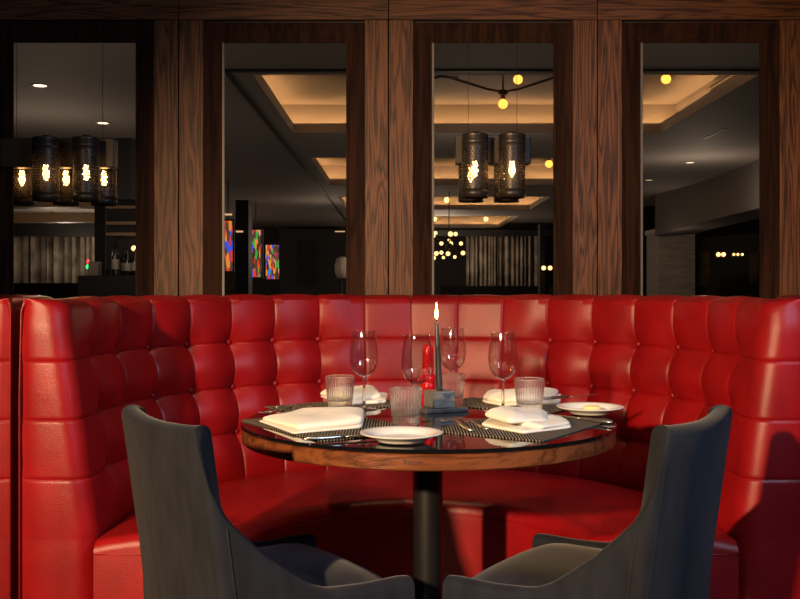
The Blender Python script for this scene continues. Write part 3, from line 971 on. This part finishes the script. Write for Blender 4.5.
# cluster chandelier
cc = P(449, 246, 15.0)
ch = thing('globe_chandelier', 'cluster chandelier of small glowing globes in the third opening', 'chandelier', cc)
obj('hub', lathe([(0, -.05), (.05, -.03), (.05, .03), (0, .05)], 16), M['blackmetal'], ch)
obj('stem', tube([(0, 0, .04), (0, 0, CZ - cc.z)], .008, 6), M['blackmetal'], ch)
GL = [(450.5, 234, .046), (455.6, 234, .038), (441.4, 243.5, .036), (450.8, 243.5, .042), (461, 243.5, .036), (463, 253, .04), (441.4, 252.6, .035), (448, 253.7, .042), (443.4, 257.5, .028), (454.8, 257, .03), (436.5, 253.6, .044), (435.5, 233, .034), (433.5, 236, .034), (434, 258, .034), (449, 240, .026)]
rg = random.Random(3)
for u, v, r in GL:
    q = P(u, v, 15.0 + rg.uniform(-.2, .2)) - cc
    a = obj('arm', tube([(0, 0, 0), q * .98], .004, 6), M['blackmetal'], ch)
    bm = bmesh.new(); ball(bm, q, r * .8, 12, 8); obj('globe', bm, M['globepale'], a)

# downlights
def downlight(u, v, label, glow=6):
    p = T(u, v, CZ) if False else None
    d = 1000 * (CZ - H) / (286 - v)
    root = thing('downlight', label, 'downlight', ((u - 400) * d / 1000, d, CZ), 0, None)
    obj('ring', lathe([(.045, -.002), (.062, -.006), (.068, -.001), (.045, -.001)], 24, closed=True), M['pale'], root)
    obj('lens', lathe([(0, -.0015), (.044, -.0015), (.044, -.0005), (0, -.0005)], 24), emit('lens_glow', (1, .72, .42), glow), root)
    return root
downlight(40, 85.5, 'recessed downlight high in the far left opening, nearest of the two', 5)
downlight(103, 123, 'recessed downlight just above the right end of the perforated lamps, far left opening', 4)
downlight(690, 162.5, 'recessed downlight under the lit coffer, upper one in the far right opening', 2)
downlight(649, 180, 'faint recessed downlight at the left edge of the far right opening', 1)
downlight(675, 199, 'recessed downlight lowest on the ceiling of the far right opening', 6)

# grille on the side of the first coffer and slot in the ceiling
gr = thing('air_grille', 'long slatted air grille in the side of the lit coffer', 'vent', (CX1 + .19, 7.4, CZ + LIP + .03))
obj('frame', B(-.012, .008, -.95, .95, -.01, .14), M['ceiling'], gr, smooth=False)
for k in range(4): obj('slat', B(-.018, -.012, -.93, .93, .008 + k * .034, .018 + k * .034), M['black'], gr, smooth=False)
d0, d1 = 1420 / (286 - 128.5), 1420 / (286 - 139)
tag(obj('slot_diffuser', B(2.92, 2.95, d0, d1, CZ - .004, CZ + .001), M['black'], smooth=False), 'thin black slot in the ceiling right of the lit coffer', 'vent')

# far left opening: dropped beams, curtain, column, back bar with bottles
def bar(name, u0, u1, v0, v1, d, dep, m, label, cat):
    a, b = P(u0, v1, d), P(u1, v0, d)
    return tag(obj(name, B(a.x, b.x, d, d + dep, a.z, b.z), m, smooth=False), label, cat)
def sbar(name, u0, u1, v0, v1, d, dep, m):
    a, b = P(u0, v1, d), P(u1, v0, d)
    return struct(obj(name, B(a.x, b.x, d, d + dep, a.z, b.z), m, smooth=False))
sbar('trim_60', -60, 131, 137, 199, 9.6, .3, M['darkwall'])
sbar('trim_61', -120, 95, 199.5, 207, 12.5, .3, M['shelfm'])
sbar('trim_62', -120, 95, 213, 222, 16.5, .3, M['shelfm'])
sbar('trim_63', -200, 110, 222, 236, 19.2, .3, M['black'])
sbar('trim_64', 94.5, 105.5, 195, 420, 10.4, .35, M['black'])

def curtain(u0, u1, v0, v1, d, label, waves, name='curtain'):
    a, b = P(u0, v1, d), P(u1, v0, d)
    bm = bmesh.new(); n = waves * 8
    rings = []
    rr = random.Random(waves)
    xs, ys = [], []; x = a.x
    while x < b.x:
        wv = (b.x - a.x) / waves * rr.choice((.45, .7, 1.0, 1.3, 1.9)); am = rr.uniform(.03, .14)
        for i in range(8):
            xs.append(min(b.x, x + wv * i / 8)); ys.append(d + am * math.sin(2 * PI * i / 8))
        x += wv
    for z in (a.z, b.z): rings.append([(px_, py_, z) for px_, py_ in zip(xs, ys)])
    loft(rings, bm, cyc=False, cap=False)
    o = obj(name, bm, M['curtain'])
    md = o.modifiers.new('thick', 'SOLIDIFY'); md.thickness = .01
    return tag(o, label, 'curtain')
curtain(-60, 104, 233, 283, 20.5, 'grey curtain hanging in the far left opening', 26)
curtain(466, 540, 235, 288, 22.4, 'pale grey curtain hanging in the third opening, right of the globe cluster', 18)

def slab_thing(name, u0, u1, v0, v1, d0, d1, m, label, cat):
    a, b = P(u0, v1, d0), P(u1, v0, d0)
    return tag(obj(name, B(a.x, b.x, d0, d1, max(0, a.z), b.z), m, smooth=False), label, cat)
slab_thing('bar_counter', 78, 150, 275.5, 430, 9.72, 10.12, M['black'], 'dark bar counter low in the far left opening, carrying the bottles', 'counter')
for v, lab in ((205.5, 'uppermost thin timber shelf right of the dark column, far left opening'), (221.5, 'middle thin timber shelf right of the dark column, far left opening'), (232.5, 'lowest thin timber shelf, just above the bottles, far left opening')):
    slab_thing('wall_shelf', 106, 150, v, v + 3, 9.9, 10.13, M['shelfm'], lab, 'shelf')
sbar('trim_65', 106, 150, 137, 276, 10.14, .06, M['darkwall'])
zc = P(0, 275.5, 9.72).z + .001
def bottle(u, dd, h, r, label):
    p = P(u, 275.5, dd)
    root = thing('bottle', label, 'bottle', (p.x, dd, zc), 0, None)
    obj('glass_body', lathe([(0, 0), (r, 0), (r, h * .58), (r * .8, h * .68), (r * .36, h * .78), (r * .34, h * .97), (0, h)], 18), M['bottle'], root, angle=50)
    obj('label_band', lathe([(r * 1.02, h * .18), (r * 1.02, h * .48)], 18), M['label'], root)
bottle(115.5, 9.80, .33, .036, 'tallest dark bottle with a pale label, leftmost on the bar counter')
bottle(123.5, 9.95, .27, .028, 'slim bottle set back on the bar counter, second from the left')
bottle(128, 9.79, .25, .034, 'squat bottle on the bar counter, third from the left')
bottle(135.5, 9.80, .26, .034, 'bottle on the bar counter nearest the right edge of the far left opening')
pb = P(98, 275.5, 9.9)
bm = B(-.05, .05, -.06, .06, 0, .135, bev=.006)
tag(obj('card_terminal', bm, M['beige'], smooth=False), 'small pale box on the left end of the bar counter', 'box', None, (pb.x, 9.80, zc))
q = P(89.5, 265, 9.8)
sg = thing('indicator_lamp', 'small red and green indicator light beside the pale box', 'indicator light', (q.x - .01, 9.80, zc))
obj('post', B(-.008, .008, -.008, .008, 0, .13), M['black'], sg, smooth=False)
bm = bmesh.new(); ball(bm, (0, -.012, .085), .022, 12, 8); obj('green_light', bm, M['green_led'], sg)
bm = bmesh.new(); ball(bm, (0, -.012, .135), .013, 12, 8, (1, 1, 2)); obj('red_light', bm, M['red_led'], sg)
bm = bmesh.new(); p = P(132, 248, 9.95)
gp = thing('bar_light', 'tiny glowing lamp among the bottles on the bar counter', 'lamp', (p.x, 10.02, zc))
obj('stem', tube([(0, 0, 0), (0, 0, p.z - zc)], .006, 6), M['blackmetal'], gp)
ball(bm, (0, 0, p.z - zc), .026, 12, 8); obj('bulb', bm, M['globepale'], gp)

# second opening: pillars with back-lit coloured panels
sbar('trim_70', 235.5, 248.5, 200, 480, 14.0, .35, M['black'])
sbar('trim_71', 279.5, 348, 229, 400, 23.6, .5, M['black'])
def art(u0, u1, v0, v1, d, seed, label, rz=0):
    a, b = P(u0, v1, d), P(u1, v0, d); c = (a + b) / 2
    w, h = b.x - a.x, b.z - a.z
    root = thing('stained_glass_panel', label, 'panel', (c.x, d, c.z), rz)
    obj('frame', B(-w / 2 - .02, w / 2 + .02, .004, .05, -h / 2 - .02, h / 2 + .02), M['black'], root, smooth=False)
    obj('lit_panel', B(-w / 2, w / 2, -.004, .004, -h / 2, h / 2), stained('lit_shards_%d' % seed, seed), root, smooth=False)
    obj('hanger', tube([(0, .025, h / 2 + .02), (0, .025, CZ - c.z)], .008, 6), M['black'], root)
    return root
art(223, 232.5, 221, 271, 13.4, 3, 'back-lit panel of coloured shards at the left edge of the second opening')
art(248.5, 262, 230, 277, 17, 9, 'back-lit panel of coloured shards in the middle of the three, second opening', -.3)
art(265.8, 279, 245, 279, 22.5, 15, 'smallest back-lit panel of coloured shards, right of the three')
for (u0, u1, v, d, lab) in ((236, 243, 231.5, 13.9, 'slim lit picture light on the dark pillar of the second opening'), (335, 345, 231.5, 23.4, 'slim lit picture light near the right edge of the second opening'), (224, 232, 214.5, 13.0, 'slim warm strip light above the left coloured panel')):
    a, b = P(u0, v, d), P(u1, v, d)
    o = obj('picture_light', tube([(a.x, d, a.z), (b.x, d, b.z)], .012, 8), emit('strip_glow', (1, .6, .3), .7)); tag(o, lab, 'picture light')
p = P(342, 268, 21.5)
lp = thing('floor_lamp', 'pale rounded lamp shade at the right edge of the second opening', 'lamp', (p.x, p.y, 0))
obj('shade', lathe([(.10, -.22), (.15, -.1), (.16, .05), (.12, .2), (.06, .24), (.055, .24), (.11, .19), (.15, .05), (.14, -.1), (.095, -.22)], 24, c=(0, 0, p.z), closed=True), M['pale'], lp)
obj('pole', tube([(0, 0, .02), (0, 0, p.z + .2)], .012, 8), M['blackmetal'], lp)
obj('base', lathe([(0, 0), (.14, 0), (.13, .02), (0, .03)], 24), M['blackmetal'], lp)

# third opening: dark fascia over the curtain, dark column, wall lamps
sbar('trim_80', 410, 560, 230, 236, 22.0, .2, M['black'])
sbar('trim_81', 540, 545, 224, 460, 19.5, .3, M['black'])
sbar('trim_82', 440, 560, 286, 420, 20.5, .3, M['black'])
def wall_lamp(us, v, d, label, r=.04):
    c = P(sum(us) / len(us), v, d)
    root = thing('wall_lamp', label, 'wall lamp', c)
    a, b = P(us[0], v, d).x - c.x, P(us[-1], v, d).x - c.x
    obj('backplate', B(a - .03, b + .03, .03, .05, -.05, .05), M['blackmetal'], root, smooth=False)
    for u in us:
        bm = bmesh.new(); ball(bm, (P(u, v, d).x - c.x, -.02, 0), r, 12, 8); obj('bulb', bm, M['globepale'], root)
        obj('arm', tube([(P(u, v, d).x - c.x, .03, 0), (P(u, v, d).x - c.x, 0, 0)], .01, 6), M['blackmetal'], root)
    return root
wall_lamp((543.5, 550), 268, 19.4, 'small wall lamp with two glowing bulbs at the right of the third opening', .042)

# fourth opening: curved soffit, panelled column, dark niche with wall lamps
bm = bmesh.new(); rings = []
for i in range(25):
    t = i / 24
    u, v, d = 655 + 125 * t, 236 - 33 * t ** .9, 15.5 - 5.2 * t
    p = P(u, v, d)
    rings.append([(p.x, p.y, p.z), (p.x, p.y, CZ + .001), (p.x + .6, p.y + .9, CZ + .001), (p.x + .6, p.y + .9, p.z)])
loft(rings, bm); struct(obj('trim_90', bm, M['soffit'], smooth=False))
a, b = P(659, 232, 15.8), P(695, 232, 15.8)
tag(obj('panelled_column', B(a.x, b.x, 15.8, 16.6, 0, a.z - .01), M['beige'], smooth=False), 'pale grey panelled column in the far right opening', 'column')
tag(obj('column_cap', B(a.x - .02, b.x + .03, 15.75, 16.65, a.z - .01, a.z + .06), M['pale'], smooth=False), 'pale cap on top of the panelled column in the far right opening', 'cap')
sbar('trim_91', 694, 840, 215, 440, 17.2, .3, M['black'])
sbar('trim_92', 625, 668, 207, 440, 18.0, .3, M['black'])
wall_lamp((718, 723.2), 254.5, 16.9, 'wall lamp with two bright bulbs in the dark niche, far right opening', .036)
wall_lamp((733.5, 737.5, 742), 254.5, 16.9, 'wall lamp with three dimmer bulbs right of the bright pair, far right opening', .022)
for u0, u1, lab in ((700, 710.5, 'dim brown artwork in the dark niche, left of the bright wall lamp'), (748, 759, 'dim brown artwork at the right of the dark niche')):
    a, b = P(u0, 287, 17.1), P(u1, 250, 17.1); c = (a + b) / 2
    root = thing('artwork', lab, 'picture', (c.x, 17.1, c.z))
    w, h = (b.x - a.x) / 2, (b.z - a.z) / 2
    obj('frame', B(-w, w, .0, .03, -h, h), M['black'], root, smooth=False)
    obj('canvas', B(-w + .02, w - .02, -.01, .0, -h + .02, h - .02), M['dimart'], root, smooth=False)
p = P(695.5, 224, 15.4)
ps = thing('pendant_shade', 'small pale cone lamp shade hanging above the panelled column', 'pendant lamp', p)
obj('shade', lathe([(.085, 0), (.04, .12), (.035, .12), (.08, 0)], 20, closed=True), M['pale'], ps)
obj('cord', tube([(0, 0, .11), (0, 0, CZ - p.z)], .004, 6), M['black'], ps)

# ------------------------------------------------------------------ light
def spot(name, loc, target, power, col, size, blend=.5, radius=.05):
    l = bpy.data.lights.new(name, 'SPOT'); l.energy = power; l.color = col; l.spot_size = math.radians(size); l.spot_blend = blend; l.shadow_soft_size = radius
    o = bpy.data.objects.new(name, l); COL.objects.link(o); o.location = loc
    o.rotation_euler = (Vector(target) - Vector(loc)).to_track_quat('-Z', 'Y').to_euler(); return o
def point(name, loc, power, col, radius=.05):
    l = bpy.data.lights.new(name, 'POINT'); l.energy = power; l.color = col; l.shadow_soft_size = radius
    o = bpy.data.objects.new(name, l); COL.objects.link(o); o.location = loc; return o
WARM, COOL = (1, .66, .36), (.80, .90, 1)
spot('warm_front_spot', (-1.75, -1.1, 1.80), (.22, 3.0, .72), 1300, WARM, 46, .8, .06)
def area(name, loc, target, power, col, sx, sy, spread):
    l = bpy.data.lights.new(name, 'AREA'); l.energy = power; l.color = col; l.shape = 'RECTANGLE'; l.size = sx; l.size_y = sy; l.spread = math.radians(spread)
    o = bpy.data.objects.new(name, l); COL.objects.link(o); o.location = loc
    o.rotation_euler = (Vector(target) - Vector(loc)).to_track_quat('-Z', 'Y').to_euler(); return o
area('cool_side_light', (1.7, .5, 2.1), (.0, 2.5, .65), 11, (.55, .73, 1), .35, .9, 90)  # unseen cool light at the right; tall shape added for streaks in glass
spot('table_downlight', (-.15, 2.45, 2.65), (.06, 2.62, 0), 34, WARM, 50, .7, .04)
spot('seat_downlight', (-.35, 3.05, 2.65), (-.35, 3.05, 0), 36, WARM, 50, .6, .04)
spot('seat_downlight', (.62, 3.10, 2.65), (.62, 3.10, 0), 26, WARM, 46, .6, .04)
point('candle_light', Vector((cp.x, cp.y, ZT + .0545)) + fz + Vector((0, 0, .02)), .9, (1, .55, .2), .006)
for x, y, z, p_ in ((-2.9, 8.2, 1.7, 7), (.7, 9, 1.7, 6), (3.3, 11, 1.9, 9), (3.9, 14.6, 1.5, 4), (.8, 20.6, 1.8, 40), (-1.1, 16.6, 1.7, 8), (-4.9, 19.4, 1.7, 22),
                    (-3.9, 11.4, 1.6, 5), (-5.4, 15.4, 1.6, 9), (-6.2, 18.6, 1.6, 18), (1.4, 5.4, 1.1, 4), (-1.9, 5.4, 1.1, 4), (-2.6, 9.5, 1.55, .5)):
    point('room_fill', (x, y, z), p_ * 1.25, (1, .76, .56), .08)  # unseen fill points added to brighten the far room
for x, y, z in ((-1.3, -2.6, 2.3), (.5, -2.9, 2.35), (1.9, -2.2, 2.2), (-2.6, -.2, 2.3)):
    point('glint_fill', (x, y, z), 4, (1, .78, .55), .10)  # unseen points added behind the camera for highlights on the glasses
w = bpy.data.worlds.new('world'); SC.world = w; w.use_nodes = True
w.node_tree.nodes['Background'].inputs[0].default_value = (.9, .95, 1, 1)
w.node_tree.nodes['Background'].inputs[1].default_value = .012
_nt = M['ribbed'].node_tree; _mx = _nt.nodes.new('ShaderNodeMixShader'); _tr = _nt.nodes.new('ShaderNodeBsdfTransparent'); _mx.inputs[0].default_value = .42
_nt.links.new(_nt.nodes['Principled BSDF'].outputs[0], _mx.inputs[1]); _nt.links.new(_tr.outputs[0], _mx.inputs[2]); _nt.links.new(_mx.outputs[0], _nt.nodes['Material Output'].inputs[0])

vs = SC.view_settings
vs.view_transform = 'Standard'; vs.look = 'None'; vs.exposure = 0; vs.gamma = 1
vs.use_curve_mapping = False
SC.cycles.use_denoising = True
SC.cycles.max_bounces = 14; SC.cycles.transmission_bounces = 12; SC.cycles.transparent_max_bounces = 12; SC.cycles.glossy_bounces = 5; SC.cycles.diffuse_bounces = 4
SC.cycles.sample_clamp_indirect = 4
